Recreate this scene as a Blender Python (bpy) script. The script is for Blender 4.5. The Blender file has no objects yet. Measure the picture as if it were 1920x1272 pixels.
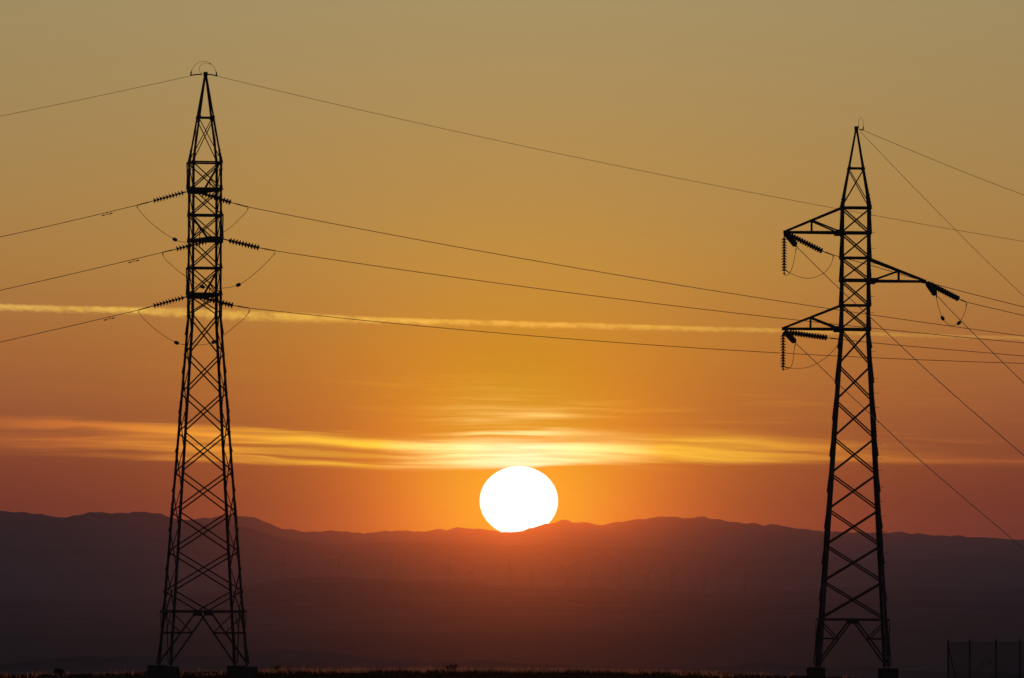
import bpy, bmesh, math, random
from mathutils import Vector, Matrix, noise
R = math.radians
sc = bpy.context.scene
C = sc.collection
random.seed(7)

# ------------------------------------------------------------------ camera
F = 16000.0                      # focal length in photograph pixels (300 mm on a 36 mm sensor)
EYE = 1.7
PITCH = math.atan((1215 - 636) / F)
cd = bpy.data.cameras.new('camera'); cam = bpy.data.objects.new('camera', cd); C.objects.link(cam)
cd.sensor_width = 36; cd.lens = 300; cd.clip_start = 0.5; cd.clip_end = 200000
cam.location = (0, 0, EYE); cam.rotation_euler = (math.pi / 2 + PITCH, 0, 0)
sc.camera = cam
def P(px, py, D):
    """point seen at that place of the photograph, D metres away"""
    x, z = (px - 960) / F, (636 - py) / F
    c, s = math.cos(PITCH), math.sin(PITCH)
    y2, z2 = c - z * s, s + z * c
    k = D / y2
    return Vector((x * k, D, EYE + z2 * k))

# ------------------------------------------------------------------ exposure
vs = sc.view_settings
vs.view_transform = 'Standard'; vs.look = 'None'; vs.exposure = 0; vs.gamma = 1; vs.use_curve_mapping = False
sc.cycles.use_denoising = True
sc.cycles.volume_bounces = 0
sc.cycles.max_bounces = 6
sc.cycles.transparent_max_bounces = 16
sc.cycles.sample_clamp_indirect = 4

# ------------------------------------------------------------------ sky
SUN_A, SUN_E = 0.8, 17.2         # azimuth and elevation of the sun in milliradians
def lin(c):
    return tuple(((v / 255) / 12.92 if v / 255 <= .04045 else ((v / 255 + .055) / 1.055) ** 2.4) for v in c)
world = bpy.data.worlds.new('World'); sc.world = world; world.use_nodes = True
nt = world.node_tree; nt.nodes.clear()
class V:                         # small wrapper so that node maths reads like maths
    def __init__(s, k): s.k = k
    def _b(s, op, o, r=False):
        n = nt.nodes.new('ShaderNodeMath'); n.operation = op
        for i, q in enumerate((o, s) if r else (s, o)):
            if isinstance(q, V): nt.links.new(q.k, n.inputs[i])
            else: n.inputs[i].default_value = q
        return V(n.outputs[0])
    def __add__(s, o): return s._b('ADD', o)
    def __sub__(s, o): return s._b('SUBTRACT', o)
    def __rsub__(s, o): return s._b('SUBTRACT', o, True)
    def __mul__(s, o): return s._b('MULTIPLY', o)
    def __truediv__(s, o): return s._b('DIVIDE', o)
    def __rtruediv__(s, o): return s._b('DIVIDE', o, True)
    def max(s, o): return s._b('MAXIMUM', o)
    def min(s, o): return s._b('MINIMUM', o)
    def f(s, op):
        n = nt.nodes.new('ShaderNodeMath'); n.operation = op; nt.links.new(s.k, n.inputs[0]); return V(n.outputs[0])
    def step(s, a, b):           # smooth step from a to b
        n = nt.nodes.new('ShaderNodeMapRange'); n.interpolation_type = 'SMOOTHSTEP'
        nt.links.new(s.k, n.inputs[0])
        n.inputs[3].default_value = 0; n.inputs[4].default_value = 1
        for i, q in ((1, a), (2, b)):
            if isinstance(q, V): nt.links.new(q.k, n.inputs[i])
            else: n.inputs[i].default_value = q
        return V(n.outputs[0])
    def curve(s, pts):           # piecewise curve over photograph-like azimuths
        x0, x1 = pts[0][0], pts[-1][0]; y0 = min(p[1] for p in pts); y1 = max(p[1] for p in pts) + 1e-6
        t = (s - x0) / (x1 - x0)
        n = nt.nodes.new('ShaderNodeFloatCurve'); c = n.mapping.curves[0]
        q = [((x - x0) / (x1 - x0), (y - y0) / (y1 - y0)) for x, y in pts]
        c.points[0].location = q[0]; c.points[1].location = q[-1]
        for a in q[1:-1]: c.points.new(*a)
        n.mapping.update(); nt.links.new(t.max(0).min(1).k, n.inputs[1])
        return V(n.outputs[0]) * (y1 - y0) + y0
    def ramp(s, stops):
        n = nt.nodes.new('ShaderNodeValToRGB'); e = n.color_ramp.elements
        e[0].position = stops[0][0]; e[1].position = stops[-1][0]
        for t, c in stops[1:-1]: e.new(t)
        for el, (t, c) in zip(sorted(e, key=lambda z: z.position), stops): el.color = (*c, 1)
        nt.links.new(s.k, n.inputs[0]); return n.outputs[0]
def comb(x, y, z):
    n = nt.nodes.new('ShaderNodeCombineXYZ')
    for i, q in enumerate((x, y, z)):
        if isinstance(q, V): nt.links.new(q.k, n.inputs[i])
        else: n.inputs[i].default_value = q
    return n.outputs[0]
def nz(vec, scale, det, rough=.55, dist=0.0):
    n = nt.nodes.new('ShaderNodeTexNoise'); nt.links.new(vec, n.inputs['Vector'])
    n.inputs['Scale'].default_value = scale; n.inputs['Detail'].default_value = det
    n.inputs['Roughness'].default_value = rough; n.inputs['Distortion'].default_value = dist
    return V(n.outputs[0])
def mixc(fac, a, b, mode='MIX'):
    n = nt.nodes.new('ShaderNodeMix'); n.data_type = 'RGBA'; n.blend_type = mode; n.clamp_factor = True
    for i, q in ((0, fac), (6, a), (7, b)):
        if isinstance(q, V): nt.links.new(q.k, n.inputs[i])
        elif isinstance(q, tuple): n.inputs[i].default_value = (*q, 1)
        elif isinstance(q, (int, float)): n.inputs[i].default_value = q
        else: nt.links.new(q, n.inputs[i])
    return n.outputs[2]
tc = nt.nodes.new('ShaderNodeTexCoord'); sep = nt.nodes.new('ShaderNodeSeparateXYZ')
nt.links.new(tc.outputs['Generated'], sep.inputs[0])
dx, dy, dz = V(sep.outputs[0]), V(sep.outputs[1]), V(sep.outputs[2])
A = dx._b('ARCTAN2', dy) * 1000          # azimuth from straight ahead, milliradians
E = dz.f('ARCSINE') * 1000               # elevation, milliradians
X2A = lambda x: (x - 960) / 16.0
Y2E = lambda y: (1215 - y) / 16.0
t = E.max(0) / (E.max(0) + 60)
tt = lambda y: max(0, Y2E(y)) / (max(0, Y2E(y)) + 60)
SKY_SIDE = [(1215, (74, 24, 22)), (1000, (80, 27, 18)), (950, (86, 30, 19)), (880, (102, 41, 25)), (750, (140, 75, 44)), (650, (154, 91, 50)), (490, (161, 115, 61)), (300, (158, 126, 76)), (0, (151, 133, 92)), (-1200, (140, 134, 110)), (-5000, (105, 118, 120))]
SKY_SUN = [(1215, (120, 60, 14)), (1000, (182, 82, 14)), (950, (186, 94, 14)), (880, (186, 105, 14)), (800, (184, 114, 13)), (735, (184, 120, 15)), (660, (185, 126, 26)), (490, (181, 136, 58)), (310, (174, 138, 75)), (0, (165, 144, 98)), (-1200, (148, 140, 115)), (-5000, (110, 122, 125))]
def stops(tab): return [(tt(y), lin(c)) for y, c in tab]
side = t.ramp(stops(SKY_SIDE)); mid = t.ramp(stops(SKY_SUN))
W = (E - SUN_E).max(0) * .66 + 18.5
q = (A - SUN_A) / W
glow = 1 / (q * q + 1)
sky = mixc(glow, side, mid)
re_ = (E - SUN_E - 2.5) * .82
ri = ((A - SUN_A) * (A - SUN_A) + re_ * re_) / 121
sky = mixc(1 / (ri * ri + 1), sky, (.04, .20, .0))      # yellow core right round the sun
# high cloud veil around the sunset
ra = (A - SUN_A) * .62; re = E - 21
r = (ra * ra + re * re).f('SQRT')
ccol = (r / 60).ramp([(0, lin((250, 255, 215))), (.09, lin((246, 246, 160))), (.18, lin((234, 198, 52))), (.36, lin((236, 156, 42))), (.55, lin((220, 122, 42))), (.72, lin((174, 92, 42))), (1, lin((136, 70, 38)))])
low = A.curve([(X2A(x), Y2E(y)) for x, y in ((-400, 848), (0, 853), (300, 862), (600, 873), (830, 880), (960, 879), (1040, 872), (1180, 868), (1500, 869), (1920, 873), (2400, 878))])
upp = A.curve([(X2A(x), Y2E(y)) for x, y in ((-400, 800), (0, 786), (200, 791), (450, 803), (700, 820), (830, 827), (930, 823), (1020, 815), (1120, 808), (1300, 804), (1500, 816), (1920, 846), (2400, 850))])
warp = nz(comb(A * .03, E * .12, 3.1), 1, 3) - .5
v1 = comb(A * .034 + E * .10, E * .82 + A * .016 + warp * 2.4, 1.7)
s1 = nz(v1, 1, 5, .5, .45)
s2 = nz(comb(A * .07 + E * .18, E * 1.9 + A * .045 + warp * 4, 8.3), 1, 4, .5, .6)
streak = (s1 * .8 + s2 * .2).step(.34, .66)
edge = (s2 - .5) * 1.1
band = (E + edge * .5).step(low - .35, low + .35) * (1 - (E + edge * 2.2).step(upp - A.curve([(-60, .5), (-5, .6), (10, 1.6), (60, 1.8)]), upp + .5))
topl = (E + edge * .6).step(upp - 2.1, upp - .5)          # brighter upper rim
dens = band * (streak * .80 + topl * A.curve([(-60, .3), (-10, .34), (5, .12), (60, .0)]) + .05).min(1)
leftfade = A.step(X2A(-300), X2A(480)) * .8 + .2
rightfade = 1 - A.step(X2A(1250), X2A(2000)) * .62
dens = (dens * leftfade * rightfade * .94).min(1)
# thin upper streaks over the sun
hi = (E + edge * .8).step(23.6, 24.8) * (1 - (E + edge).step(25.6, 28.6) * .82) * (1 - E.step(29, 33)) * (s1 * .68 + s2 * .32).step(.40, .68)
qn = (A - X2A(965)) / 6.5
hi = hi * (1 / (qn * qn * qn * qn + 1)) * .8
hi2 = E.step(Y2E(900), Y2E(840)) * (1 - E.step(Y2E(760), Y2E(640))) * (s2 * .5 + s1 * .5).step(.5, .72) * .16
cloud = (dens + hi + hi2).min(1)
sky = mixc(cloud, sky, ccol)
# contrail
ctr = A.curve([(X2A(x), Y2E(y)) for x, y in ((-600, 545), (0, 576), (300, 584), (500, 592), (700, 599.5), (950, 606.5), (1300, 616), (1500, 621), (1650, 627), (1920, 635), (2500, 655))])
wid = A.curve([(X2A(x), w) for x, w in ((-600, .5), (0, .36), (300, .48), (450, .55), (700, .36), (1000, .34), (1400, .27), (1650, .23), (1920, .2), (2500, .2))])
cn = nz(comb(A * 1.5 + E * 1.6, E * 2.0 - A * .12, 5.5), 1, 6, .66, .4) - .5
cu = nz(comb(A * .55, E * .7, 9.5), 1, 4, .6) - .5
dc = (E - ctr + cn * .44) / wid
con = (1 - dc.step(.25, 1.15)) * (dc + cn * 1.5).step(-1.75, -.2)
con = con * (cu * 1.9 + .72).max(.2).min(1) * A.curve([(X2A(x), w) for x, w in ((-600, .8), (0, .9), (900, .85), (1300, .56), (1600, .42), (1920, .3), (2500, .2))])
sky = mixc(con, sky, A.curve([(-60, 0), (0, 1), (60, 0)]).ramp([(0, lin((226, 178, 86))), (1, lin((232, 182, 72)))]))
# above the haze layer the sky is as much brighter as the haze takes away on the slanting way through it
HAZE_WIDE, HAZE_FWD, HAZE_TOP = 3.0e-5, 1.28e-7, 600.0
kx = ((1 / (E.max(1) / 1000)) * (HAZE_TOP * HAZE_WIDE)).min(41000 * HAZE_WIDE).f('EXPONENT')
sky = mixc(1.0, sky, comb(kx, kx, kx), 'MULTIPLY')
# the sun's disc, flattened by refraction
da, de = (A - SUN_A) / 4.57, (E - SUN_E) / 4.05
disc = 1 - (da * da + de * de).f('SQRT').step(.965, 1.02)
sky = mixc(disc, sky, (8.0, 6.6, 5.0))
# the rest of the dome, away from the sunset: the dusk sky itself
st = nt.nodes.new('ShaderNodeTexSky'); st.sky_type = 'NISHITA'; st.sun_disc = False
st.sun_elevation = SUN_E / 1000; st.sun_rotation = SUN_A / 1000; st.dust_density = 3.0; st.altitude = 500
nis = mixc(1.0, st.outputs[0], (.062, .073, .108), 'MULTIPLY')
away = ((A - SUN_A) * (A - SUN_A) + E * E).f('SQRT').step(110, 520)
sky = mixc(away, sky, nis)
bg = nt.nodes.new('ShaderNodeBackground'); nt.links.new(sky, bg.inputs[0]); bg.inputs[1].default_value = 1
wo = nt.nodes.new('ShaderNodeOutputWorld'); nt.links.new(bg.outputs[0], wo.inputs[0])

# ------------------------------------------------------------------ sun
ld = bpy.data.lights.new('sun_light', 'SUN'); ld.energy = 1.2; ld.angle = R(.53); ld.color = (1, .155, .010)
lo = bpy.data.objects.new('sun_light', ld); C.objects.link(lo)
tosun = Vector((math.sin(SUN_A / 1000), 1, math.tan((SUN_E + 2.8) / 1000))).normalized()
lo.rotation_euler = tosun.to_track_quat('Z', 'Y').to_euler()

# ------------------------------------------------------------------ materials
def mat(name, col, rough=.8, metal=0.0, var=.25, scale=3.0, bump=0.0, trans=0.0):
    m = bpy.data.materials.new(name); m.use_nodes = True
    n = m.node_tree.nodes; l = m.node_tree.links; b = n['Principled BSDF']
    b.inputs['Roughness'].default_value = rough; b.inputs['Specular IOR Level'].default_value = 0.0 if rough >= .9 else .4; b.inputs['Metallic'].default_value = metal
    tcn = n.new('ShaderNodeTexCoord'); t_ = n.new('ShaderNodeTexNoise'); t_.inputs['Scale'].default_value = scale
    t_.inputs['Detail'].default_value = 5; l.new(tcn.outputs['Object'], t_.inputs['Vector'])
    rp = n.new('ShaderNodeValToRGB'); rp.color_ramp.elements[0].position = .3; rp.color_ramp.elements[1].position = .7
    rp.color_ramp.elements[0].color = (*[c * (1 - var) for c in col], 1)
    rp.color_ramp.elements[1].color = (*[min(1, c * (1 + var)) for c in col], 1)
    l.new(t_.outputs[0], rp.inputs[0]); l.new(rp.outputs[0], b.inputs['Base Color'])
    if bump:
        bp = n.new('ShaderNodeBump'); bp.inputs['Strength'].default_value = bump; l.new(t_.outputs[0], bp.inputs['Height']); l.new(bp.outputs[0], b.inputs['Normal'])
    if trans:
        tr = n.new('ShaderNodeBsdfTranslucent'); l.new(rp.outputs[0], tr.inputs[0])
        mx = n.new('ShaderNodeMixShader'); mx.inputs[0].default_value = trans
        l.new(b.outputs[0], mx.inputs[1]); l.new(tr.outputs[0], mx.inputs[2]); l.new(mx.outputs[0], n['Material Output'].inputs[0])
    return m
M = dict(
    steel=mat('weathered_steel', (.09, .07, .055), .8, .2, .3, 2.0),
    fitting=mat('dark_fitting', (.10, .10, .10), .6, .6, .2, 8),
    glass=mat('brown_insulator', (.07, .035, .02), .3, 0, .2, 10),
    wire=mat('aluminium_wire', (.22, .22, .22), .55, .7, .1, 5),
    concrete=mat('concrete', (.075, .06, .047), .95, 0, .3, 2.5, .4),
    soil=mat('dry_ground', (.14, .125, .10), 1, 0, .4, .35, .5),
    grass=mat('sunlit_dry_grass', (.60, .46, .28), .9, 0, .35, .5, 0, .75),  # dry straw, painted paler to stand for the sunlit fringe
    turf=mat('turf', (.05, .042, .02), 1, 0, .4, .6, 0, .15),  # dark tone stands for grass shaded by the blades around it
    leaf=mat('shrub_leaf', (.06, .07, .03), .9, 0, .35, 4, 0, .3),
    bark=mat('shrub_bark', (.08, .06, .045), .95, 0, .3, 9),
    hill=mat('wooded_hillside', (.13, .125, .105), 1, 0, .45, .004),
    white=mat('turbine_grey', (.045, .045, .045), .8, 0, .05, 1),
    galv=mat('galvanised_post', (.07, .065, .06), .6, .5, .2, 3),
    yellow=mat('sign_yellow', (.55, .38, .03), .5, 0, .1, 6),
    black=mat('sign_black', (.02, .02, .02), .5, 0, .1, 6))

# ------------------------------------------------------------------ builders
class MB:
    def __init__(s): s.v = []; s.f = []
    def add(s, v, f):
        k = len(s.v); s.v += [tuple(q) for q in v]; s.f += [tuple(i + k for i in g) for g in f]; return s
    def prism(s, p0, p1, sect, u, v):
        n = len(sect)
        vs_ = [p0 + u * a + v * b for a, b in sect] + [p1 + u * a + v * b for a, b in sect]
        return s.add(vs_, [(i, (i + 1) % n, n + (i + 1) % n, n + i) for i in range(n)] + [tuple(range(n))[::-1], tuple(range(n, 2 * n))])
    def angle(s, p0, p1, u, v, w, th=None, d=None):  # L section, corner on the line p0-p1, flanges along u (w) and v (d)
        th = th or w * .16; d = d or w
        return s.prism(p0, p1, [(0, 0), (w, 0), (w, th), (th, th), (th, d), (0, d)], u, v)
    def bar(s, p0, p1, w, d=None, up=Vector((0, 0, 1))):
        ax = (p1 - p0).normalized()
        if abs(ax.dot(up)) > .98: up = Vector((1, 0, 0))
        u = ax.cross(up).normalized(); v = u.cross(ax); d = d or w; a, b = w / 2, d / 2
        return s.prism(p0, p1, [(-a, -b), (a, -b), (a, b), (-a, b)], u, v)
    def rod(s, p0, p1, r, n=6, r1=None):
        ax = (p1 - p0).normalized(); up = Vector((0, 0, 1)) if abs(ax.z) < .9 else Vector((1, 0, 0))
        u = ax.cross(up).normalized(); v = u.cross(ax); r1 = r if r1 is None else r1
        ring = [(math.cos(2 * math.pi * i / n), math.sin(2 * math.pi * i / n)) for i in range(n)]
        vs_ = [p0 + (u * a + v * b) * r for a, b in ring] + [p1 + (u * a + v * b) * r1 for a, b in ring]
        return s.add(vs_, [(i, (i + 1) % n, n + (i + 1) % n, n + i) for i in range(n)] + [tuple(range(n))[::-1], tuple(range(n, 2 * n))])
    def tube(s, pts, r, n=6):
        k = len(s.v); ring = [(math.cos(2 * math.pi * i / n), math.sin(2 * math.pi * i / n)) for i in range(n)]
        for i, p in enumerate(pts):
            ax = (pts[min(i + 1, len(pts) - 1)] - pts[max(i - 1, 0)]).normalized()
            up = Vector((0, 0, 1)) if abs(ax.z) < .95 else Vector((0, 1, 0))
            u = ax.cross(up).normalized(); v = u.cross(ax)
            s.v += [tuple(p + (u * a + v * b) * r) for a, b in ring]
        for i in range(len(pts) - 1):
            s.f += [(k + i * n + j, k + i * n + (j + 1) % n, k + (i + 1) * n + (j + 1) % n, k + (i + 1) * n + j) for j in range(n)]
        e = k + (len(pts) - 1) * n
        s.f += [tuple(k + j for j in range(n))[::-1], tuple(e + j for j in range(n))]
        return s
    def lathe(s, prof, n=14, m=None):                # prof: (radius, z)
        k = len(s.v); m = m or Matrix()
        for r_, z in prof:
            s.v += [tuple(m @ Vector((r_ * math.cos(2 * math.pi * i / n), r_ * math.sin(2 * math.pi * i / n), z))) for i in range(n)]
        for a in range(len(prof) - 1):
            s.f += [(k + a * n + i, k + a * n + (i + 1) % n, k + (a + 1) * n + (i + 1) % n, k + (a + 1) * n + i) for i in range(n)]
        e = k + (len(prof) - 1) * n
        s.f += [tuple(k + i for i in range(n))[::-1], tuple(e + i for i in range(n))]
        return s
    def box(s, c, sx, sy, sz, m=None):
        m = m or Matrix(); c = Vector(c)
        vs_ = [m @ (c + Vector((x * sx / 2, y * sy / 2, z * sz / 2))) for z in (-1, 1) for y in (-1, 1) for x in (-1, 1)]
        return s.add(vs_, [(0, 2, 3, 1), (4, 5, 7, 6), (0, 1, 5, 4), (2, 6, 7, 3), (0, 4, 6, 2), (1, 3, 7, 5)])
    def mesh(s, name, m, smooth=False):
        me = bpy.data.meshes.new(name); me.from_pydata(s.v, [], s.f); me.materials.append(M[m])
        bm = bmesh.new(); bm.from_mesh(me); bmesh.ops.recalc_face_normals(bm, faces=bm.faces[:]); bm.to_mesh(me); bm.free()
        if smooth: me.polygons.foreach_set('use_smooth', [True] * len(me.polygons))
        return me
    def build(s, name, m, parent=None, smooth=False):
        o = bpy.data.objects.new(name, s.mesh(name, m, smooth)); C.objects.link(o)
        if parent: o.parent = parent
        return o
def tag(o, label=None, cat=None, group=None, kind=None):
    for k, v in (('label', label), ('category', cat), ('group', group), ('kind', kind)):
        if v: o[k] = v
    return o
def empty(name, loc=(0, 0, 0), rot=(0, 0, 0)):
    o = bpy.data.objects.new(name, None); C.objects.link(o); o.location = loc; o.rotation_euler = rot; o.empty_display_size = .5; return o
def obj(name, me, parent=None):
    o = bpy.data.objects.new(name, me); C.objects.link(o); o.parent = parent; return o
def lerp(tab, x):
    if x <= tab[0][0]: return tab[0][1]
    for (a, b), (c, d) in zip(tab, tab[1:]):
        if x <= c:
            k = (x - a) / (c - a); return b + (d - b) * k
    return tab[-1][1]
def slerp(tab, x):                                   # smoothed interpolation for ridge lines
    if x <= tab[0][0]: return tab[0][1]
    if x >= tab[-1][0]: return tab[-1][1]
    for i in range(len(tab) - 1):
        if x <= tab[i + 1][0]:
            p1, p2 = tab[i], tab[i + 1]; p0 = tab[max(0, i - 1)]; p3 = tab[min(len(tab) - 1, i + 2)]
            k = (x - p1[0]) / (p2[0] - p1[0]); h = p2[0] - p1[0]
            m1 = (p2[1] - p0[1]) / (p2[0] - p0[0]) * h; m2 = (p3[1] - p1[1]) / (p3[0] - p1[0]) * h
            return (2*k**3 - 3*k**2 + 1) * p1[1] + (k**3 - 2*k**2 + k) * m1 + (-2*k**3 + 3*k**2) * p2[1] + (k**3 - k**2) * m2
def sstep(a, b, x):
    k = min(1, max(0, (x - a) / (b - a))); return k * k * (3 - 2 * k)

# ------------------------------------------------------------------ terrain
PROF = [(-400, 0), (560, 0), (640, -.6), (900, -14), (1500, -55), (3000, -70), (4600, -60), (5600, -30), (7000, -10), (10000, 22), (14000, 62), (18000, 100), (22000, 150), (27000, 210), (33000, 240), (38500, 245)]
def ground_z(x, y):
    z = lerp(PROF, y)
    near = 1 - sstep(600, 1500, y)
    a = x / max(300, y) * 550
    z += near * (lerp([(-40, -.25), (-30, -.10), (-18, .05), (-4, .16), (4, .14), (12, -.02), (18, -.22), (24, -.36), (32, -.8), (60, -2)], a))
    z += near * .15 * noise.fractal(Vector((x * .12, y * .03, 1)), 1, 2, 4) * sstep(300, 420, y)
    far = sstep(2500, 9000, y)
    z += far * 16 * noise.fractal(Vector((x * .0006, y * .0004, 4)), 1, 2, 5)
    return z
def sheet(name, xs_of, ys, zf, m, label=None):
    mb = MB(); nx = None
    for y in ys:
        xs = xs_of(y); nx = len(xs)
        mb.v += [(x, y, zf(x, y)) for x in xs]
    for j in range(len(ys) - 1):
        mb.f += [(j * nx + i, j * nx + i + 1, (j + 1) * nx + i + 1, (j + 1) * nx + i) for i in range(nx - 1)]
    o = mb.build(name, m, None, True); tag(o, label, None, None, 'structure'); return o
NX = 161
def xs_ground(y):
    half = max(120, abs(y) * .135)
    return [half * ((i / (NX - 1)) * 2 - 1) for i in range(NX)]
ys = [-380, -200, 0, 150, 300, 360] + [380 + 6 * i for i in range(46)] + [680, 720, 780, 850, 950, 1100, 1300, 1600, 2000, 2500] + [3000 + 450 * i for i in range(79)]
ys = [y for y in ys if y <= 38400]
sheet('ground', xs_ground, ys, ground_z, 'soil', 'dry dark ground sloping out to the plain below the mountains')
def ridge(name, tab, Dc, depth_f, depth_b, jag, label, span=.135, n=420, base=None, seed=0):
    """a range of hills whose crest follows the table of (photograph x, y), Dc metres away"""
    mb = MB(); rows = 26
    def crest(a):                                    # a: tangent of azimuth
        px = 960 + a * F
        py = slerp(tab, px)
        extra = 0
        if px < tab[0][0]: extra = 14 * noise.fractal(Vector(((px - tab[0][0]) * .004, 0, seed + 3)), 1, 2, 4)
        if px > tab[-1][0]: extra = 14 * noise.fractal(Vector(((px - tab[-1][0]) * .004, 0, seed + 5)), 1, 2, 4)
        D = Dc * (1 + .02 * noise.noise(Vector((a * 30, seed, 0))))
        z = P(px, py + extra, Dc).z * D / Dc
        return D, z
    for j in range(rows + 1):
        k = j / rows
        for i in range(n + 1):
            a = span * (2 * i / n - 1)
            D, zc = crest(a)
            if k <= .72:
                u = k / .72; y = D - depth_f * (1 - u); prof = u ** 1.35
            else:
                u = (k - .72) / .28; y = D + depth_b * u; prof = 1 - u ** 1.3
            x = a * y
            zb = ground_z(x, y) - 12 if base is None else base
            spur = noise.fractal(Vector((x * .0016, y * .0007, seed + 9)), 1, 2, 5)
            z = zb + (zc - zb) * prof * (1 + .16 * spur * (1 - abs(prof - .5) * 2) * (1 if k <= .72 else .4))
            if abs(k - .72) < .03: z += jag * (noise.fractal(Vector((x * .02, seed, 2)), .8, 2.1, 5) + .3)
            z = min(z, zb + (zc - zb) * 1.0 + jag) if prof < .999 else z
            mb.v.append((x, y, z))
    w = n + 1
    for j in range(rows):
        mb.f += [(j * w + i, j * w + i + 1, (j + 1) * w + i + 1, (j + 1) * w + i) for i in range(n)]
    o = mb.build(name, 'hill', None, True); tag(o, label, None, None, 'structure'); return o
FAR = [(-100, 985), (150, 980), (300, 976), (372, 972), (400, 968), (452, 966), (470, 967.5), (487, 973), (507, 984), (530, 990), (570, 996), (625, 995.5), (650, 996), (685, 999), (720, 995.5), (750, 994), (795, 996), (810, 993), (875, 989), (905, 992), (945, 997.5), (956, 998), (981, 994), (1012, 984), (1028, 979.5), (1039, 976.5), (1059, 976), (1095, 979), (1128, 982.5), (1165, 977), (1200, 972), (1260, 967), (1290, 970.5), (1310, 968.5), (1360, 975), (1425, 983), (1442, 981), (1485, 989), (1560, 996), (1650, 998.5), (1685, 997.5), (1760, 1003), (1830, 1007), (1890, 1010), (1990, 1014)]
LEFT = [(-160, 968), (-60, 960), (0, 957), (40, 958.5), (80, 964), (113, 969.5), (150, 964), (185, 958.5), (220, 961), (275, 958), (310, 966), (340, 973), (380, 978), (440, 985), (470, 990), (510, 1002), (540, 1011), (580, 1017), (640, 1020), (720, 1017), (860, 1020), (1000, 1022), (1150, 1026), (1300, 1034), (1450, 1044), (1600, 1048), (1700, 1052), (1800, 1044), (1920, 1040), (2050, 1050)]
LOW = [(-150, 1246), (0, 1243), (130, 1234), (250, 1228), (300, 1231), (420, 1231), (480, 1224), (560, 1221), (620, 1224), (700, 1232), (760, 1238), (800, 1242), (870, 1240), (960, 1243), (1100, 1249), (1250, 1252), (1360, 1250), (1400, 1246), (1430, 1243), (1460, 1247), (1490, 1252), (1560, 1251), (1650, 1247), (1700, 1258), (1800, 1262), (1990, 1260)]
ridge('far_mountains', FAR, 36000, 6500, 2000, 9, 'distant mountain ridge that the sun is setting behind', seed=1)
ridge('near_mountains', LEFT, 27500, 4600, 2400, 7, 'nearer dark mountain range rising at the left', seed=2)
MIDH = [(-150, 1118), (0, 1124), (200, 1130), (400, 1112), (520, 1086), (640, 1083), (740, 1088), (850, 1092), (960, 1099), (1060, 1101), (1160, 1104), (1260, 1108), (1330, 1113), (1400, 1111), (1500, 1108), (1600, 1102), (1720, 1100), (1830, 1107), (1920, 1105), (2050, 1112)]
ridge('middle_hills', MIDH, 18700, 9500, 1500, 4, 'rolling hills across the plain, highest at the right', seed=6)
ridge('low_hills', LOW, 5200, 1100, 900, 2, 'low dark hills just beyond the grassy crest', seed=3)

# ------------------------------------------------------------------ haze
hz = MB().box((0, 20300, 250), 12400, 41500, 700)
hme = hz.mesh('haze', 'hill'); hme.materials.clear()
hm = bpy.data.materials.new('haze'); hm.use_nodes = True; hn = hm.node_tree.nodes; hl = hm.node_tree.links
hn.remove(hn['Principled BSDF'])
def pv(dens, g, col):
    n = hn.new('ShaderNodeVolumePrincipled'); n.inputs['Density'].default_value = dens; n.inputs['Anisotropy'].default_value = g
    n.inputs['Color'].default_value = (*col, 1); return n
ha = hn.new('ShaderNodeAddShader')
hl.new(pv(HAZE_WIDE, -.30, (.92, .90, .90)).outputs[0], ha.inputs[0]); hl.new(pv(HAZE_FWD, .984, (.95, .92, .88)).outputs[0], ha.inputs[1])
hl.new(ha.outputs[0], hn['Material Output'].inputs['Volume'])
hme.materials.append(hm)
haze = obj('haze', hme); tag(haze, 'pale evening haze filling the air out to the mountains', None, None, 'stuff')

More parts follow.
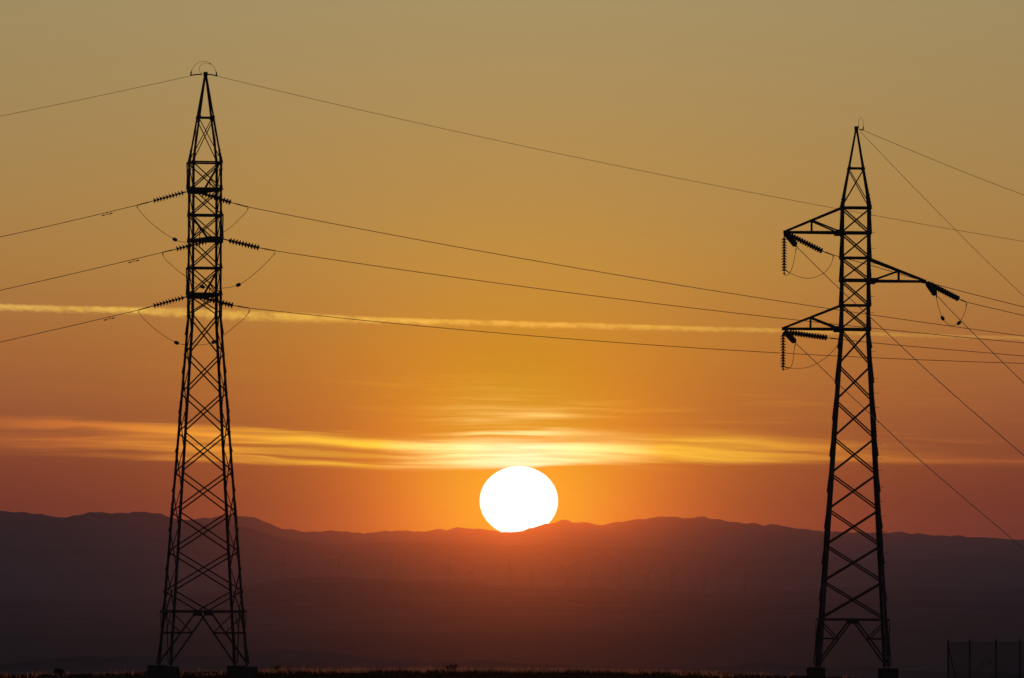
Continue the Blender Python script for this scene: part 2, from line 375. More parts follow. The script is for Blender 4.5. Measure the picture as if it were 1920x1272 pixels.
# ------------------------------------------------------------------ pylons
class Tower:
    def __init__(s, px, yb, D, theta, lean, label):
        s.D = D; s.base = P(px, yb, D); s.px = px
        s.root = empty('transmission_tower', s.base, (0, R(lean), R(theta)))
        s.m = Matrix.Translation(s.base) @ s.root.rotation_euler.to_matrix().to_4x4(); s.inv = s.m.inverted()
        tag(s.root, label, 'pylon', 'lattice transmission towers')
        s.n = 0
    def h(s, y): return P(s.px, y, s.D).z - s.base.z
    def w(s, px): return px * s.D / F
    def half(s, h): return lerp(s.prof, h)
    def c(s, sx, sy, h): a = s.half(h); return Vector((sx * a, sy * a, h))
    def part(s, mb, name, m='steel', parent=None):
        o = mb.build(name, m); o.parent = parent or s.root; return o
    def member(s, p0, p1, n, w, off, name, parent=None, flip=1):
        n = n.normalized(); ax = (p1 - p0).normalized(); u = n.cross(ax).normalized() * flip; v = (ax.cross(u)).normalized()
        if v.dot(n) < 0: v = -v
        o = n * off - u * (w * .5)
        return s.part(MB().angle(p0 + o, p1 + o, u, v, w, None, w * .62), name, 'steel', parent)
    def frame(s, legs_w, A, B, belts, belt, sub, peak):
        z = Vector
        hs = [h for h, _ in s.prof]
        for sx, sy in ((-1, -1), (1, -1), (1, 1), (-1, 1)):
            mb = MB()
            for i, (h0, h1) in enumerate(zip(hs, hs[1:])):
                mb.angle(s.c(sx, sy, h0), s.c(sx, sy, h1), z((-sx, 0, 0)), z((0, -sy, 0)), legs_w[i], legs_w[i] * .14)
            leg = s.part(mb, 'leg')
            for k, h in enumerate(s.splices):                         # lapped splice with rows of bolts
                w_ = s.lw(h, hs, legs_w) + .012; L = .55
                sp = MB().angle(s.c(sx, sy, h - L) + z((sx, sy, 0)) * .012, s.c(sx, sy, h + L) + z((sx, sy, 0)) * .012, z((-sx, 0, 0)), z((0, -sy, 0)), w_, .014)
                s.part(sp, 'splice_plate', 'steel', leg)
                bm_ = MB()
                for q_ in range(6):
                    hh = h - L * .8 + q_ * L * .32; p = s.c(sx, sy, hh)
                    bm_.rod(p + z((-sx * w_ * .5, 0, 0)), p + z((-sx * w_ * .5, sy * .05, 0)), .016, 5)
                    bm_.rod(p + z((0, -sy * w_ * .5, 0)), p + z((sx * .05, -sy * w_ * .5, 0)), .016, 5)
                s.part(bm_, 'bolts', 'fitting', leg)['kind'] = 'stuff'
        faces = [((0, -1), A), ((0, 1), A), ((-1, 0), B), ((1, 0), B)]
        for (nx_, ny_), nodes in faces:
            n = z((nx_, ny_, 0)); tv = z((-ny_, nx_, 0))
            def at(side, h):
                a = s.half(h); return n * a + tv * (side * a) + z((0, 0, h))
            for h0, h1, w in nodes:
                s.member(at(-1, h0), at(1, h1), n, w, .012, 'diagonal_brace')
                s.member(at(1, h0), at(-1, h1), -n, w, .022, 'diagonal_brace', None, -1)
                for sd in (-1, 1):                                    # gusset where the braces meet the leg
                    p = at(sd, h1) - tv * sd * .07 + n * .006
                    s.part(MB().prism(p - n * .005, p + n * .005, [(-.06, -.09), (.06, -.09), (.06, .09), (-.06, .09)], tv, z((0, 0, 1))), 'gusset_plate')
            for h, w in belts:
                s.member(at(-1, h), at(1, h), n, w, .004 + .09 * 0, 'horizontal_beam')
            # base panel: belt, inverted V to the feet, stub bracing
            s.member(at(-1.07, belt), at(1.07, belt), n, .115, .03, 'horizontal_beam')
            cen = lambda d: n * s.half(belt) + tv * d + z((0, 0, belt - .04))
            g = cen(0) + n * .02
            s.part(MB().prism(g, g + n * .012, [(-.24, -.16), (.24, -.16), (.2, .09), (-.2, .09)], tv, z((0, 0, 1))), 'gusset_plate')
            for sd in (-1, 1):
                s.member(at(sd * .98, .10), cen(sd * .10), n, .085, .045, 'foot_brace', None, sd)
                k = (sub - .1) / (belt - .14); kp = at(sd * .98, .10).lerp(cen(sd * .10), k)
                s.member(at(sd, sub), kp, n, .08, .02, 'stub_beam')
                s.member(at(sd, belt - .1), kp, n, .055, .09, 'stub_brace')
            if A[0][3:] == () and s.vee:
                h0 = s.vee
                for sd in (-1, 1):
                    s.member(at(sd, h0), cen(-sd * .14), n, .065, .012 + .06 * (sd > 0), 'diagonal_brace', None, sd)
        top = hs[-1]
        s.part(MB().box((0, 0, top), .19, .16, .20), 'peak_plate')
    def lw(s, h, hs, legs_w):
        for i, b in enumerate(hs[1:]):
            if h <= b: return legs_w[i]
        return legs_w[-1]
    def arm(s, d, hb, ht, L, tipw, drop=0.0, rise=.0, label=None, gap=.0):
        d = Vector((d[0], d[1], 0)); sd = Vector((-d.y, d.x, 0)); up = Vector((0, 0, 1))
        ab, at_ = s.half(hb), s.half(ht)
        tip = d * (ab + L) + up * (hb + drop)
        pl = MB().box((0, 0, 0), .20, tipw * 2 + .12, .16)
        M3 = Matrix.Translation(tip) @ Matrix(((d.x, sd.x, 0), (d.y, sd.y, 0), (0, 0, 1))).to_4x4()
        pl.v = [tuple(M3 @ Vector(q)) for q in pl.v]
        root = s.part(pl, 'crossarm')
        if label: root['label'] = label
        for k in (-1, 1):
            tipk = tip + sd * (k * tipw)
            b0 = d * ab + sd * (k * ab) + up * hb; t0 = d * at_ + sd * (k * at_) + up * ht
            s.member(b0 - d * .1, tipk, sd * k, .11, .01, 'bottom_chord', root)
            s.member(t0 - d * .06, tipk + up * .05, sd * k, .10, .03, 'top_chord', root)
            mt = t0.lerp(tipk, .53); mbm = b0.lerp(tipk, .53)
            s.member(mbm, mt, sd * k, .06, .02, 'post', root)
            s.member(b0 + d * .02, mt, sd * k, .075, .045, 'arm_diagonal', root)
        for u in (.33, .66):
            l = (d * ab + sd * ab + up * hb).lerp(tip + sd * tipw, u); r_ = (d * ab - sd * ab + up * hb).lerp(tip - sd * tipw, u)
            s.member(l, r_, -up, .06, .02, 'cross_tie', root)
        g = d * ab + up * hb
        for k in (-1, 1):
            p = g + sd * (k * ab) + d * .12
            s.part(MB().box(tuple(p), .36 if d.x else .03, .03 if d.x else .36, .26), 'gusset_plate', 'steel', root)
        return s.m @ tip
    def world(s, v): return s.m @ v

def block(px, py, D, w, h, label):
    p = P(px, py, D); g = p.z - h
    mb = MB(); a = w * .46
    prof = [(a * 1.03, 0), (a, .05), (a, h - .05), (a - .05, h)]
    for q, z in prof: mb.v += [(-q, -q, z), (q, -q, z), (q, q, z), (-q, q, z)]
    for k in range(3): mb.f += [(k*4+i, k*4+(i+1) % 4, k*4+4+(i+1) % 4, k*4+4+i) for i in range(4)]
    mb.f += [(3, 2, 1, 0), (12, 13, 14, 15)]
    o = mb.build('concrete_footing', 'concrete'); o.location = (p.x, p.y, g); o.rotation_euler = (0, 0, R(random.uniform(-1, 4)))
    tag(o, label, 'footing', 'concrete footings under the pylons'); return o

# left pylon
DL = 412.0
TL = Tower(380.3, 1249, DL, 10.8, .19, 'taller lattice pylon at the left with its arms seen end-on')
h = TL.h
TL.prof = [(0, TL.w(148) / 2), (h(590), TL.w(56.4) / 2), (h(305), TL.w(56.4) / 2), (h(139), TL.w(4.5) / 2)]
TL.splices = [h(y) for y in (1205, 962, 772, 575, 300)]
TL.vee = h(1108)
nodA = [1108, 1034, 960, 885, 810.5, 737, 664, 589, 552, 503, 452, 404, 355, 305, 221]
nodB = [1143, 1068, 995, 921, 847, 773, 699, 627, 552, 503, 452, 404, 355, 305, 221]
bw = lambda a: .067 if a > 600 else (.058 if a > 305 else .043)
mk = lambda T, nod: [(T.h(a), T.h(b), bw(a)) for a, b in zip(nod, nod[1:])]
TL.frame([.122, .112, .09], mk(TL, nodA), mk(TL, nodB), [(h(y), w) for y, w in ((552, .12), (503, .08), (452, .10), (404, .08), (355, .11), (305, .08), (221, .07))], h(1147), h(1187), None)
tipLU = TL.arm((0, 1), h(355), h(305), 2.35, .32)
tipLM = TL.arm((0, -1), h(452), h(404), 2.35, .32)
tipLL = TL.arm((0, 1), h(553), h(503), 2.35, .32)
# right pylon
DR = 418.0
TR = Tower(1598, 1251, DR, .7, .52, 'shorter lattice pylon at the right with three arms spread sideways')
h = TR.h
TR.prof = [(0, TR.w(134) / 2), (h(618), TR.w(55) / 2), (h(388), TR.w(55) / 2), (h(241), TR.w(4.5) / 2)]
TR.splices = [h(y) for y in (1210, 1000, 800, 383)]
TR.vee = None
nodA = [1161, 1091, 1023, 956, 889, 821, 752, 685, 618, 573, 526, 484, 437, 390, 316]
nodB = [1126, 1057, 990, 922, 855, 786, 718, 652, 618, 573, 526, 484, 437, 390, 316]
bw = lambda a: .072 if a > 400 else .045
TR.frame([.15, .125, .09], mk(TR, nodA), mk(TR, nodB), [(h(y), w) for y, w in ((618, .12), (573, .085), (526, .12), (484, .085), (437, .11), (390, .085), (316, .08))], h(1162), h(1198), None)
tipRU = TR.arm((-1, 0), h(437), h(390), 2.72, .20)
tipRM = TR.arm((1, 0), h(527), h(486), 2.66, .20)
tipRL = TR.arm((-1, 0), h(618), h(573), 2.75, .20)
for y in (405, 437, 467, 496, 557, 587, 660, 711, 738, 765, 793, 833, 861, 883, 914, 941, 968, 998, 1037, 1064):
    hh = h(y); p = TR.c(1, -1, hh) + Vector((0, .06, 0))
    TR.part(MB().rod(p, p + Vector((.19, 0, 0)), .010, 6).rod(p + Vector((.19, 0, -.005)), p + Vector((.19, 0, .04)), .010, 6), 'step_bolt', 'fitting')
h = TL.h
for k in range(34):
    hh = 3.2 + k * .72; p = TL.c(-1, -1, hh) + Vector((0, .06, 0))
    TL.part(MB().rod(p, p + Vector((-.02, -.15, 0)), .010, 6), 'step_bolt', 'fitting')
p = TR.c(-1, -1, TR.h(1104)) + Vector((.03, -.03, 0))
TR.part(MB().box(tuple(p), .2, .06, .55), 'number_plate', 'fitting')

# footings
block(317.5, 1250, DL - 1.9, 1.02, .95, 'front left concrete footing under the taller left pylon')
block(295.5, 1247.5, DL + 1.9, 1.02, .95, 'rear left concrete footing under the taller left pylon')
block(465, 1250.5, DL - 1.9, 1.05, .95, 'front right concrete footing under the taller left pylon')
block(444, 1248.5, DL + 1.9, 1.02, .95, 'rear right concrete footing under the taller left pylon')
block(1530.5, 1252, DR - 1.75, .90, 1.1, 'front left concrete footing under the shorter right pylon')
block(1528, 1251.5, DR + 1.75, .84, 1.1, 'rear left concrete footing under the shorter right pylon')
block(1667, 1253.5, DR - 1.75, .98, 1.2, 'front right concrete footing under the shorter right pylon')
block(1663, 1253, DR + 1.75, .90, 1.2, 'rear right concrete footing under the shorter right pylon')

# ------------------------------------------------------------------ insulators and wires
SP = .155
disc_me = MB().lathe([(.03, -.078), (.058, -.074), (.062, -.035), (.070, -.02), (.138, .012), (.15, .024), (.144, .034), (.09, .026), (.07, .03), (.03, .034), (.022, .078)], 14).mesh('insulator_disc', 'glass', True)
def string(p0, p1, clamp, n, label, group='insulator strings on the pylons', sp=SP):
    """string of n discs hung from p0 towards p1 with a dead-end clamp reaching to the point clamp"""
    ax = (p1 - p0).normalized(); q = ax.to_track_quat('Z', 'Y')
    root = empty('insulator_string', p0); tag(root, label, 'insulator', group)
    L = (p1 - p0).length; s0 = max(.12, L - n * sp)
    MB().rod(Vector(), ax * s0, .03, 6).box(tuple(ax * s0 * .5), .06, .06, .06).build('shackle', 'fitting', root)
    for i in range(n):
        d = obj('insulator_disc', disc_me, root); d.location = ax * (s0 + (i + .5) * sp); d.rotation_euler = q.to_euler()
    if clamp is not None:
        e = ax * (s0 + n * sp); c = clamp - p0
        MB().rod(e, e.lerp(c, .3), .022, 6).rod(e.lerp(c, .3), c, .034, 6, .026).build('dead_end_clamp', 'fitting', root)
        MB().lathe([(.05, -.02), (.062, 0), (.05, .02), (.03, 0)], 8, Matrix.Translation(c)).build('clamp_eye', 'fitting', root)
    return root
def wire(name, pts, r, label, cat, group):
    o0 = pts[0]; o = MB().tube([p - o0 for p in pts], r, 6).build(name, 'wire', None, True); o.location = o0
    return tag(o, label, cat, group)
def para(x0, y0, b, c, x1, D0, dD, n=60):
    """sagging span: pixel parabola from (x0, y0) to x1, receding dD metres per 1000 px"""
    out = []
    for i in range(n + 1):
        x = x0 + (x1 - x0) * i / n; d = abs(x - x0)
        out.append(P(x, y0 + b * d - c * d * d, D0 + dD * d / 1000))
    return out
CW, EW = .0165, .0105
LW = 'wires strung from the left pylon'; RW = 'wires strung from the right pylon'
# left pylon: upper and lower arms point away from the camera, the middle one towards it
for nm, tip, (la, lc, lm), (ra_, rc, rm), yl, (bl, cl), yr, (br, cr) in (
    ('top', tipLU, ((349, 360), (288, 377), (259, 384.6)), ((372, 360.5), (433, 380), (464, 388.2)), 384.6, (.243, 4e-5), 388.2, (.2, 2.3e-5)),
    ('middle', tipLM, ((393, 452), (334, 466.5), (307, 473)), ((417, 448.2), (486, 465), (515, 470.5)), 473, (.243, 3e-5), 470.5, (.1548, 2.26e-5)),
    ('bottom', tipLL, ((349, 557), (289, 573.5), (262, 581)), ((376, 558), (437, 573), (467, 578)), 581, (.240, 3e-5), 578, (.1135, 2.9e-5))):
    D = tip.y
    string(P(*la, D), P(*lc, D - .1), P(*lm, D - .15), 10, f'ten disc insulator string pulling left from the {nm} arm of the left pylon')
    string(P(*ra_, D), P(*rc, D + .5), P(*rm, D + .7), 10, f'ten disc insulator string pulling right from the {nm} arm of the left pylon')
    pl = para(lm[0], yl, bl, cl, -900, D - .15, -2)
    wire('conductor', pl, CW, f'{nm} conductor running left out of frame from the left pylon', 'cable', LW)
    pr = para(rm[0], yr, br, cr, 2900, D + .7, 15, 80)
    wire('conductor', pr, CW, f'{nm} conductor running right from the left pylon, passing behind the right one', 'cable', LW)
    # damper on the left span
    x = {'top': 201, 'middle': 251, 'bottom': 205}[nm]; d = lm[0] - x
    pc = P(x, yl + bl * d - cl * d * d, D - .15)
    dm = empty('vibration_damper', pc); tag(dm, f'small two weight damper clamped under the {nm} conductor left of the left pylon', 'damper', 'dampers on the left spans')
    sl = Vector((1, 0, .23)).normalized()
    MB().bar(Vector((0, 0, .03)), Vector((0, 0, -.11)), .03).build('clamp', 'fitting', dm)
    MB().rod(sl * -.16 + Vector((0, 0, -.10)), sl * .16 + Vector((0, 0, -.10)), .008, 5).build('messenger_wire', 'fitting', dm)
    for k in (-1, 1):
        c = sl * (k * .19) + Vector((0, 0, -.10)); MB().rod(c - sl * .08, c + sl * .08, .028, 7, .022).build('weight', 'fitting', dm)
def catmull(pts, n=8):
    out = []
    for i in range(len(pts) - 1):
        p0 = pts[max(0, i - 1)]; p1 = pts[i]; p2 = pts[i + 1]; p3 = pts[min(len(pts) - 1, i + 2)]
        for k in range(n):
            t_ = k / n
            out.append(.5 * ((2 * p1) + (p2 - p0) * t_ + (2 * p0 - 5 * p1 + 4 * p2 - p3) * t_ ** 2 + (3 * p1 - p0 - 3 * p2 + p3) * t_ ** 3))
    return out + [pts[-1]]
def jumper(pix, D, label, weights=(), group='jumper loops', r=.013, dD=0.0):
    pts = [P(x, y, D + dD * (i / (len(pix) - 1))) for i, (x, y) in enumerate(pix)]
    root = empty('jumper_cable', pts[0]); tag(root, label, 'jumper cable', group)
    cv = catmull(pts)
    MB().tube([p - pts[0] for p in cv], r, 6).build('cable', 'wire', root, True)
    MB().tube([p - pts[0] for p in cv[:5]], r * 1.9, 6).build('end_lug', 'fitting', root); MB().tube([p - pts[0] for p in cv[-5:]], r * 1.9, 6).build('end_lug', 'fitting', root)
    for i in weights:
        c = pts[i] - pts[0]; ax = (cv[min(len(cv) - 1, i * 8 + 1)] - cv[i * 8 - 1]).normalized()
        MB().rod(c - ax * .12, c - ax * .07, .05, 8, .085).rod(c - ax * .07, c + ax * .07, .085, 8).rod(c + ax * .07, c + ax * .12, .085, 8, .05).build('weight', 'fitting', root)
jumper([(256.5, 386), (262, 396), (290, 424), (328, 449.5), (352, 454.5), (385, 450), (425, 432), (452, 408), (463, 396), (465, 390)], tipLU.y, 'jumper loop hanging under the top arm of the left pylon', (3,))
jumper([(305, 474.5), (309, 485), (330, 505), (352, 521), (379.5, 538), (410, 541), (447, 534.5), (480, 511), (508, 484), (516, 474)], tipLM.y, 'jumper loop hanging under the middle arm of the left pylon', (4, 6))
jumper([(260, 583), (265, 593), (295, 621), (331, 643), (355, 647), (380, 646.5), (401, 641.5), (427, 623), (458, 597), (468.5, 581)], tipLL.y, 'jumper loop hanging under the bottom arm of the left pylon', (3, 6))
# earth wires of the left pylon
DT = TL.world(Vector((0, 0, TL.h(139)))).y
wire('earth_wire', para(355, 143.3, .222, 3e-5, -900, DT, -2), EW, 'thin earth wire running left from the peak of the left pylon', 'cable', LW)
wire('earth_wire', para(408, 143.3, .2428, 2.5e-5, 2900, DT, 15, 80), EW, 'thin earth wire running right from the peak of the left pylon', 'cable', LW)
def peakgear(name, pix_bars, posts, D, label):
    o = empty(name, P(*pix_bars[0][0], D)); tag(o, label, 'clamp', 'earth wire clamps on the peaks'); b = P(*pix_bars[0][0], D)
    for a, c in pix_bars: MB().bar(P(*a, D) - b, P(*c, D) - b, .055).build('link', 'fitting', o)
    for a, c in posts: MB().bar(P(*a, D) - b, P(*c, D) - b, .065, .05, Vector((0, 1, 0))).build('clamp_post', 'fitting', o)
peakgear('earth_wire_clamp', [((356, 142.2), (368, 140)), ((368, 140), (379, 139.5))], [((357.8, 142.5), (358.4, 135.2))], DT, 'earth wire clamp on the left of the left pylon peak')
peakgear('earth_wire_clamp', [((408, 142.7), (397, 140.5)), ((397, 140.5), (386, 139.5))], [((406.3, 143), (405.7, 136))], DT, 'earth wire clamp on the right of the left pylon peak')
jumper([(358.4, 136), (362, 127), (370, 119), (382, 115.5), (393, 118.5), (401, 125.5), (405.7, 136)], DT, 'wide thin wire loop arching over the left pylon peak', (), 'wire loops on the peaks', .0085)
jumper([(396.5, 121), (386, 118.5), (378, 121), (373.5, 128), (375, 135), (379, 139)], DT + .1, 'small inner wire loop on the left pylon peak', (), 'wire loops on the peaks', .0085)

# right pylon: one span recedes to the right, the other comes towards the camera
S1, S2 = 'thirteen disc insulator string', 'steep insulator string'
def rspan(tip, nm, far, near, farw, nearw):
    D = tip.y
    string(P(*far[0], D + .25), P(*far[1], D + 1.2), P(*far[2], D + 1.6), far[3], f'insulator string pulling away right from the {nm} of the right pylon', sp=.15)
    string(P(*near[0], D - .25), P(*near[1], D - 2.2), P(*near[2], D - 2.5), 13, f'foreshortened insulator string pulling forward from the {nm} of the right pylon', sp=.15)
    def run(pts, D0, dD, ext):
        x0 = pts[0][0]; tab = pts; out = []
        (xa, ya), (xb, yb) = pts[-2], pts[-1]; s_ = (yb - ya) / (xb - xa)
        xs_ = [x0 + (ext - x0) * i / 70 for i in range(71)]
        for x in xs_:
            y = slerp(tab, x) if x <= xb else yb + s_ * (x - xb) - s_ * .00012 * (x - xb) ** 2
            out.append(P(x, y, D0 + dD * (x - x0) / 1000))
        return out
    wire('conductor', run(farw, D + 1.6, 20, 2700), CW, f'conductor receding right from the {nm} of the right pylon', 'cable', RW)
    wire('conductor', run(nearw, D - 2.5, -105, 2500), CW, f'conductor sloping down to the lower right from the {nm} of the right pylon', 'cable', RW)
rspan(tipRU, 'upper left arm', ((1473, 437), (1541, 471), (1562, 478.5), 14), ((1473, 437), (1490, 458), (1493.5, 463)),
      [(1562, 478.5), (1577, 482.5), (1636, 499), (1740, 529.6), (1840, 556), (1920, 576)], [(1493.5, 463), (1572, 540), (1636, 599), (1765.5, 720), (1920, 855)])
rspan(tipRM, 'right arm', ((1739, 531), (1788, 556), (1811, 566.5), 13), ((1739, 531), (1752, 550), (1755, 553.5)),
      [(1811, 566.5), (1840, 573.5), (1920, 592)], [(1755, 553.5), (1800, 600), (1840, 640), (1920, 719)])
rspan(tipRL, 'lower left arm', ((1473, 623), (1550, 633.5), (1577, 636.8), 14), ((1473, 623), (1488, 639), (1491, 643)),
      [(1577, 636.8), (1640, 643.5), (1740, 652.5), (1840, 661), (1920, 668)], [(1491, 643), (1532, 682), (1565, 714), (1644, 788), (1719, 858), (1920, 1030)])
for tip, nm, x, y0, y1 in ((tipRU, 'upper', 1470.3, 441, 509), (tipRL, 'lower', 1468.3, 627, 690)):
    st_ = string(P(x, y0 - 4, tip.y), P(x, y1, tip.y), P(x, y1 + 4, tip.y), 12, f'insulator string hanging straight down from the {nm} left arm of the right pylon', sp=.136)
jumper([(1493, 466), (1491, 476), (1487, 497), (1480, 513), (1474, 517), (1469.5, 513)], tipRU.y - 1.2, 'short jumper curving to the foot of the upper hanging insulator', (), dD=1.0)
jumper([(1474, 508), (1486, 514.5), (1505, 521), (1522, 521.5), (1542, 514), (1556, 500), (1561, 488), (1562.5, 480)], tipRU.y, 'long jumper looping right below the upper left arm of the right pylon', (), dD=1.4)
jumper([(1491, 646), (1489, 658), (1487, 675), (1483, 688), (1474, 693), (1466, 690)], tipRL.y - 1.2, 'short jumper curving to the foot of the lower hanging insulator', (), dD=1.0)
jumper([(1472, 689), (1490, 691), (1515, 689), (1538, 678), (1556, 664), (1570, 648), (1575, 638.5)], tipRL.y, 'long jumper looping right below the lower left arm of the right pylon', (), dD=1.4)
jumper([(1755.5, 555), (1757, 566), (1762, 583), (1767.5, 597), (1776, 607.5), (1787, 610.5), (1798, 606), (1806, 593), (1811, 580), (1812, 569)], tipRM.y - 1, 'round jumper loop with two weights below the right arm tip', (3, 6), dD=2)
DT = TR.world(Vector((0, 0, TR.h(241)))).y
def straight(pts, D0, dD, ext):
    (xa, ya), (xb, yb) = pts[0], pts[-1]; out = []
    for i in range(61):
        x = xa + (ext - xa) * i / 60; y = slerp(pts, x) if x <= xb else yb + (yb - pts[-2][1]) / (xb - pts[-2][0]) * (x - xb)
        out.append(P(x, y, D0 + dD * (x - xa) / 1000))
    return out
wire('earth_wire', straight([(1619.4, 245.1), (1730, 291.5), (1840, 335.8), (1920, 366)], DT, 20, 2700), EW, 'thin earth wire receding right from the peak of the right pylon', 'cable', RW)
wire('earth_wire', straight([(1613, 247), (1700, 338), (1792, 431.6), (1840, 480), (1920, 556)], DT - .2, -105, 2500), EW, 'thin earth wire dropping steeply right from the peak of the right pylon', 'cable', RW)
peakgear('earth_wire_clamp', [((1611, 243), (1618, 244.5))], [((1617.5, 245), (1619, 239.5))], DT, 'earth wire clamp on the peak of the right pylon')
jumper([(1610, 240), (1609.5, 232), (1611, 224.5), (1614, 220.8), (1617, 224.5), (1618.5, 232), (1619, 240)], DT, 'narrow wire loop standing on the right pylon peak', (), 'wire loops on the peaks', .0085)

# ------------------------------------------------------------------ chain-link fence
DF = 350.0
fpx = [1777.5, 1818.5, 1867.5, 1912.5, 1958, 2004, 2050]
root = empty('chain_link_fence'); tag(root, 'chain link fence on steel posts at the lower right edge', 'fence')
posts = []
for i, x in enumerate(fpx):
    D = DF + i * 2.25; tp = P(x, 1201.5 - .35 * i, D); g = ground_z(tp.x, D) - .05
    posts.append((Vector((tp.x, D, g)), tp))
root.location = posts[0][0]
o0 = posts[0][0]
for b, tp in posts: MB().rod(b - o0, tp - o0, .034, 10).lathe([(.032, 0), (.036, .01), (.02, .035)], 10, Matrix.Translation(tp - o0)).build('post', 'galv', root)
cpt = posts[0][1] - o0
MB().rod(cpt + Vector((.03, 0, -.28)), posts[0][0] - o0 + (posts[1][0] - posts[0][0]) * .62, .021, 8).build('brace', 'galv', root)
MB().rod(cpt + Vector((.01, 0, -.22)), Vector((.12, 2.0, 0)), .021, 8).build('brace', 'galv', root)
for i in range(len(posts) - 1):
    (b0, t0), (b1, t1) = posts[i], posts[i + 1]
    b0, t0, b1, t1 = [q - o0 for q in (b0, t0, b1, t1)]
    e = (b1 - b0); L = math.hypot(e.x, e.y); e = Vector((e.x, e.y, 0)).normalized(); up = Vector((0, 0, 1)); H = (t0 - b0).z - .12
    mb = MB(); pit = .075
    k = -H
    while k < L:
        for sgn in (1, -1):
            s0, s1 = max(0, k), min(L, k + H)
            if s1 - s0 > .02:
                z0, z1 = s0 - k, s1 - k
                if sgn < 0: z0, z1 = H - z0, H - z1
                mb.bar(b0 + e * s0 + up * (z0 + .06), b0 + e * s1 + up * (z1 + .06), .0044)
        k += pit
    w_ = mb.build('mesh_panel', 'galv', root); w_['kind'] = 'stuff'
    MB().rod(b0 + up * (H + .05), b1 + up * (H + .05 + (b1 - b0).z * 0), .006, 5).build('tension_wire', 'galv', root)
    MB().rod(b0 + up * (H * .5), b1 + up * (H * .5), .005, 5).build('tension_wire', 'galv', root)
# warning triangle wired to the mesh
sp_ = P(1857, 1243.5, DF + 4.0)
sg = empty('warning_sign', sp_, (0, 0, R(8))); tag(sg, 'small yellow triangular warning sign hung on the chain link fence', 'sign')
def tri(sz, th, y): 
    a = [(0, sz * .62), (-sz * .56, -sz * .38), (sz * .56, -sz * .38)]
    return MB().add([(x, y, z) for x, z in a] + [(x, y + th, z) for x, z in a], [(0, 1, 2), (5, 4, 3), (0, 3, 4, 1), (1, 4, 5, 2), (2, 5, 3, 0)])
tri(.25, .004, 0).build('border', 'black', sg); tri(.205, .003, -.004).build('face', 'yellow', sg)
bolt = [(.012, .07), (-.03, -.005), (-.004, -.005), (-.018, -.055), (.028, .015), (.003, .015), (.024, .07)]
n_ = len(bolt)
MB().add([(x, -.0075, z) for x, z in bolt] + [(x, -.0045, z) for x, z in bolt], [tuple(range(n_)), tuple(range(n_, 2 * n_))[::-1]] + [(i, (i + 1) % n_, n_ + (i + 1) % n_, n_ + i) for i in range(n_)]).build('lightning_bolt', 'black', sg)
pp = P(1841, 1243.5, DF + 3.2)
pb = MB().box((0, 0, 0), .045, .20, .22).box((0, -.02, -.13), .02, .05, .06).build('notice_plate', 'fitting'); pb.location = pp; tag(pb, 'small dark plate seen edge-on beside the yellow triangle on the fence', 'plate')

# ------------------------------------------------------------------ wind turbines
DW = 18600.0
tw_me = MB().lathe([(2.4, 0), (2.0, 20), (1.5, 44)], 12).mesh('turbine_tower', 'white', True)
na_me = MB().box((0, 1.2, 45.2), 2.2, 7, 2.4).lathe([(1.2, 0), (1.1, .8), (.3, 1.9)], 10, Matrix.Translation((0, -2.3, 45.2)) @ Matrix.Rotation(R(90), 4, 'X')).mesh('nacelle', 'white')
bl = MB(); prev = [(.0, .6, .6), (1, .7, .6), (4, 2.8, .5), (12, 2.2, .4), (20, 1.5, .3), (25, .7, .15)]
for r_, c, th in prev: bl.v += [(-c * .35, -th, r_), (c * .65, -th * .4, r_), (c * .65, th * .4, r_), (-c * .35, th, r_)]
for k in range(len(prev) - 1): bl.f += [(k*4+i, k*4+(i+1) % 4, k*4+4+(i+1) % 4, k*4+4+i) for i in range(4)]
bl.f += [(3, 2, 1, 0), (20, 21, 22, 23)]
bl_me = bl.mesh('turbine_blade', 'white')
turb = [(531, 1054, 5, 8), (635, 1051, 40, -6), (729, 1054, 30, 10), (748, 1060, 2, 4), (840.7, 1060, 18, 6), (884, 1070, 5, 72), (957, 1065, -15, 14), (996.7, 1074, 0, 75), (1063, 1066.7, 55, 12), (1106.7, 1079, 4, 70), (1160, 1070, 5, 10), (1211.7, 1080.7, 38, 15), (1259, 1073, 5, 22), (1320.7, 1085, 12, 30), (1397.7, 1078, -22, 55)]
wh = ['first', 'second', 'third', 'fourth', 'fifth', 'sixth', 'seventh', 'eighth', 'ninth', 'tenth', 'eleventh', 'twelfth', 'thirteenth', 'fourteenth', 'fifteenth']
for i, (x, y, a, yaw) in enumerate(turb):
    D = DW + 120 * math.sin(i * 2.3) + (1500 if i < 4 else 0); hub = P(x, y, D)
    rt = empty('wind_turbine', (hub.x, D, hub.z - 45.2 * .9), (0, 0, R(yaw))); rt.scale = (.9, .9, .9); tag(rt, f'faint hazy wind turbine, {wh[i]} of the row counted from the left', 'wind turbine', 'wind turbines on the far slope')
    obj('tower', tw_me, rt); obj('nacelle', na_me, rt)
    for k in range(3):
        b = obj('blade', bl_me, rt); b.location = (0, -3.1, 45.2); b.rotation_euler = (0, R(a + 120 * k), 0)

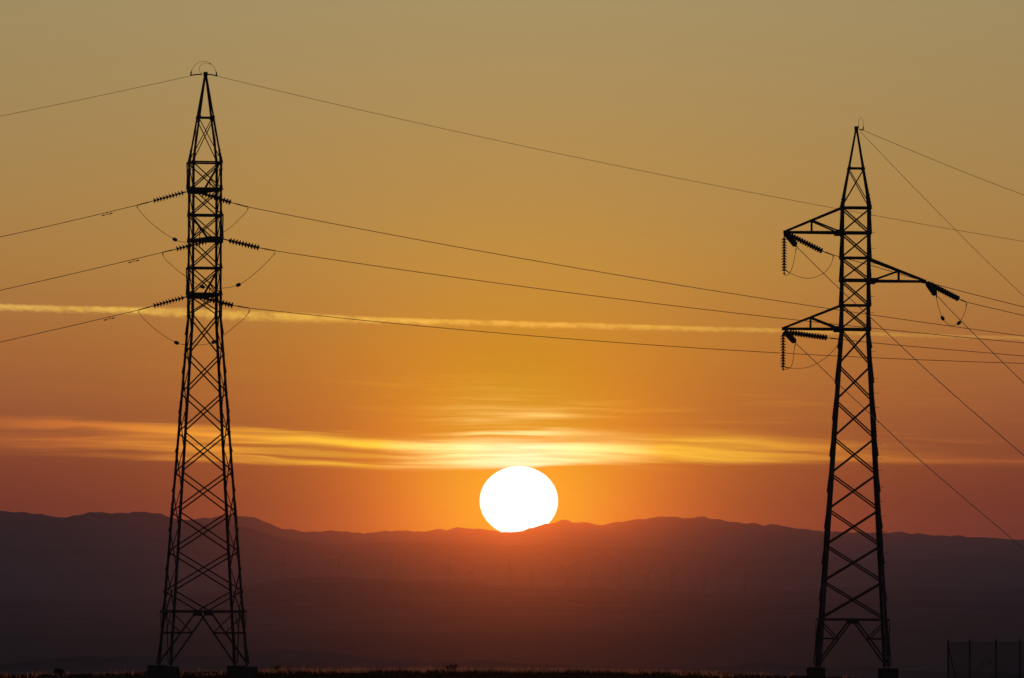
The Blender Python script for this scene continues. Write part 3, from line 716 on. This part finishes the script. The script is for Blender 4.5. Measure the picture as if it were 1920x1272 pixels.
# ------------------------------------------------------------------ grass and shrubs on the crest
rg = random.Random(3)
gv, gf = [], []
def blade(x, y, z, hgt, w, lean, ang):
    k = len(gv); dx_, dy_ = math.cos(ang) * lean, math.sin(ang) * lean; cx, cy = math.cos(ang + 1.4) * w, math.sin(ang + 1.4) * w
    gv.extend([(x - cx, y - cy, z - .03), (x + cx, y + cy, z - .03), (x + dx_ * .4 + cx * .7, y + dy_ * .4 + cy * .7, z + hgt * .6), (x + dx_ * .4 - cx * .7, y + dy_ * .4 - cy * .7, z + hgt * .6), (x + dx_, y + dy_, z + hgt)])
    gf.extend([(k, k + 1, k + 2, k + 3), (k + 3, k + 2, k + 4)])
for _ in range(21000):                                # dense turf and heath, their shade put into the dark colour
    y = rg.uniform(412, 600); a = rg.uniform(-.075, .065); x = a * y
    px = 960 + a * F
    tall = .12 + .12 * max(0, noise.noise(Vector((x * .5, y * .05, 2)))) + .12 * max(0, noise.noise(Vector((x * 1.9, y * .1, 7))))
    tall *= lerp([(0, .9), (450, .95), (520, 1.1), (1250, 1.1), (1400, .8), (1600, .6), (1760, .5)], px)
    z = ground_z(x, y)
    for _b in range(5):
        blade(x + rg.gauss(0, .09), y + rg.gauss(0, .09), z, tall * rg.uniform(.5, 1.35), rg.uniform(.008, .018), rg.uniform(0, .13), rg.uniform(0, 6.3))
gm = bpy.data.meshes.new('grass'); gm.from_pydata(gv, [], gf); gm.materials.append(M['turf'])
go = obj('grass', gm); tag(go, 'dense turf, coloured dark for shade, covering the crest along the bottom edge', 'grass', None, 'stuff')
gv, gf = [], []
for _ in range(11000):                                 # taller dry stalks, low sunlight put into their pale colour
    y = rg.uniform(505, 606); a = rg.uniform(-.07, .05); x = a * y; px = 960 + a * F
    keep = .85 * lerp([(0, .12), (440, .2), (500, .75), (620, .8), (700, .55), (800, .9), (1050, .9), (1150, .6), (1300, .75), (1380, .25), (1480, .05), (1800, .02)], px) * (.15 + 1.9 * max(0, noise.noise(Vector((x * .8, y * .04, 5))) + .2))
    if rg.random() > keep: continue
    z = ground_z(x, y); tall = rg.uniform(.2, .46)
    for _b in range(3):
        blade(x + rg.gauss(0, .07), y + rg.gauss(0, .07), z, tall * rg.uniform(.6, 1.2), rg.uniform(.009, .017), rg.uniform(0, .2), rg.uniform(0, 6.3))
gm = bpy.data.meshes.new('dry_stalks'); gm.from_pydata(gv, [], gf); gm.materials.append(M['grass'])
go = obj('dry_stalks', gm); tag(go, 'dry grass stalks on the crest, coloured pale for low sun on their tips', 'grass', None, 'stuff')
def shrub(px, py, D, w, hgt, label, seed):
    rr = random.Random(seed); p = P(px, py, D); g = ground_z(p.x, D); hgt = max(.3, p.z - g)
    rt = empty('shrub', (p.x, D, g)); tag(rt, label, 'shrub', 'low shrubs on the crest')
    mb = MB(); lv, lf = [], []
    for i in range(9):
        a = rr.uniform(0, 6.3); tp = Vector((math.cos(a) * w * rr.uniform(.2, .5), math.sin(a) * w * rr.uniform(.2, .5), hgt * rr.uniform(.6, .98)))
        mb.rod(Vector((0, 0, 0)), tp * .55 + Vector((0, 0, hgt * .1)), .012, 5, .008).rod(tp * .55 + Vector((0, 0, hgt * .1)), tp, .008, 5, .004)
        for j in range(110):
            c = tp * rr.uniform(.4, 1.02) + Vector((rr.gauss(0, .05), rr.gauss(0, .05), rr.gauss(0, .04))); s_ = rr.uniform(.025, .055); k = len(lv)
            u = Vector((rr.gauss(0, 1), rr.gauss(0, 1), rr.gauss(0, 1))).normalized() * s_; v = u.orthogonal().normalized() * s_ * .5
            lv += [tuple(c - u), tuple(c + v), tuple(c + u), tuple(c - v)]; lf.append((k, k + 1, k + 2, k + 3))
    mb.build('stems', 'bark', rt); lm = bpy.data.meshes.new('foliage'); lm.from_pydata(lv, [], lf); lm.materials.append(M['leaf']); obj('foliage', lm, rt)
shrub(848, 1245.5, 545, .8, .5, 'small dark shrub on the crest below and left of the sun', 1)
shrub(109, 1254, 530, .7, .4, 'small dark shrub on the crest left of the taller pylon', 2)
shrub(520, 1249, 550, .5, .3, 'low tuft of scrub just right of the taller pylon', 3)
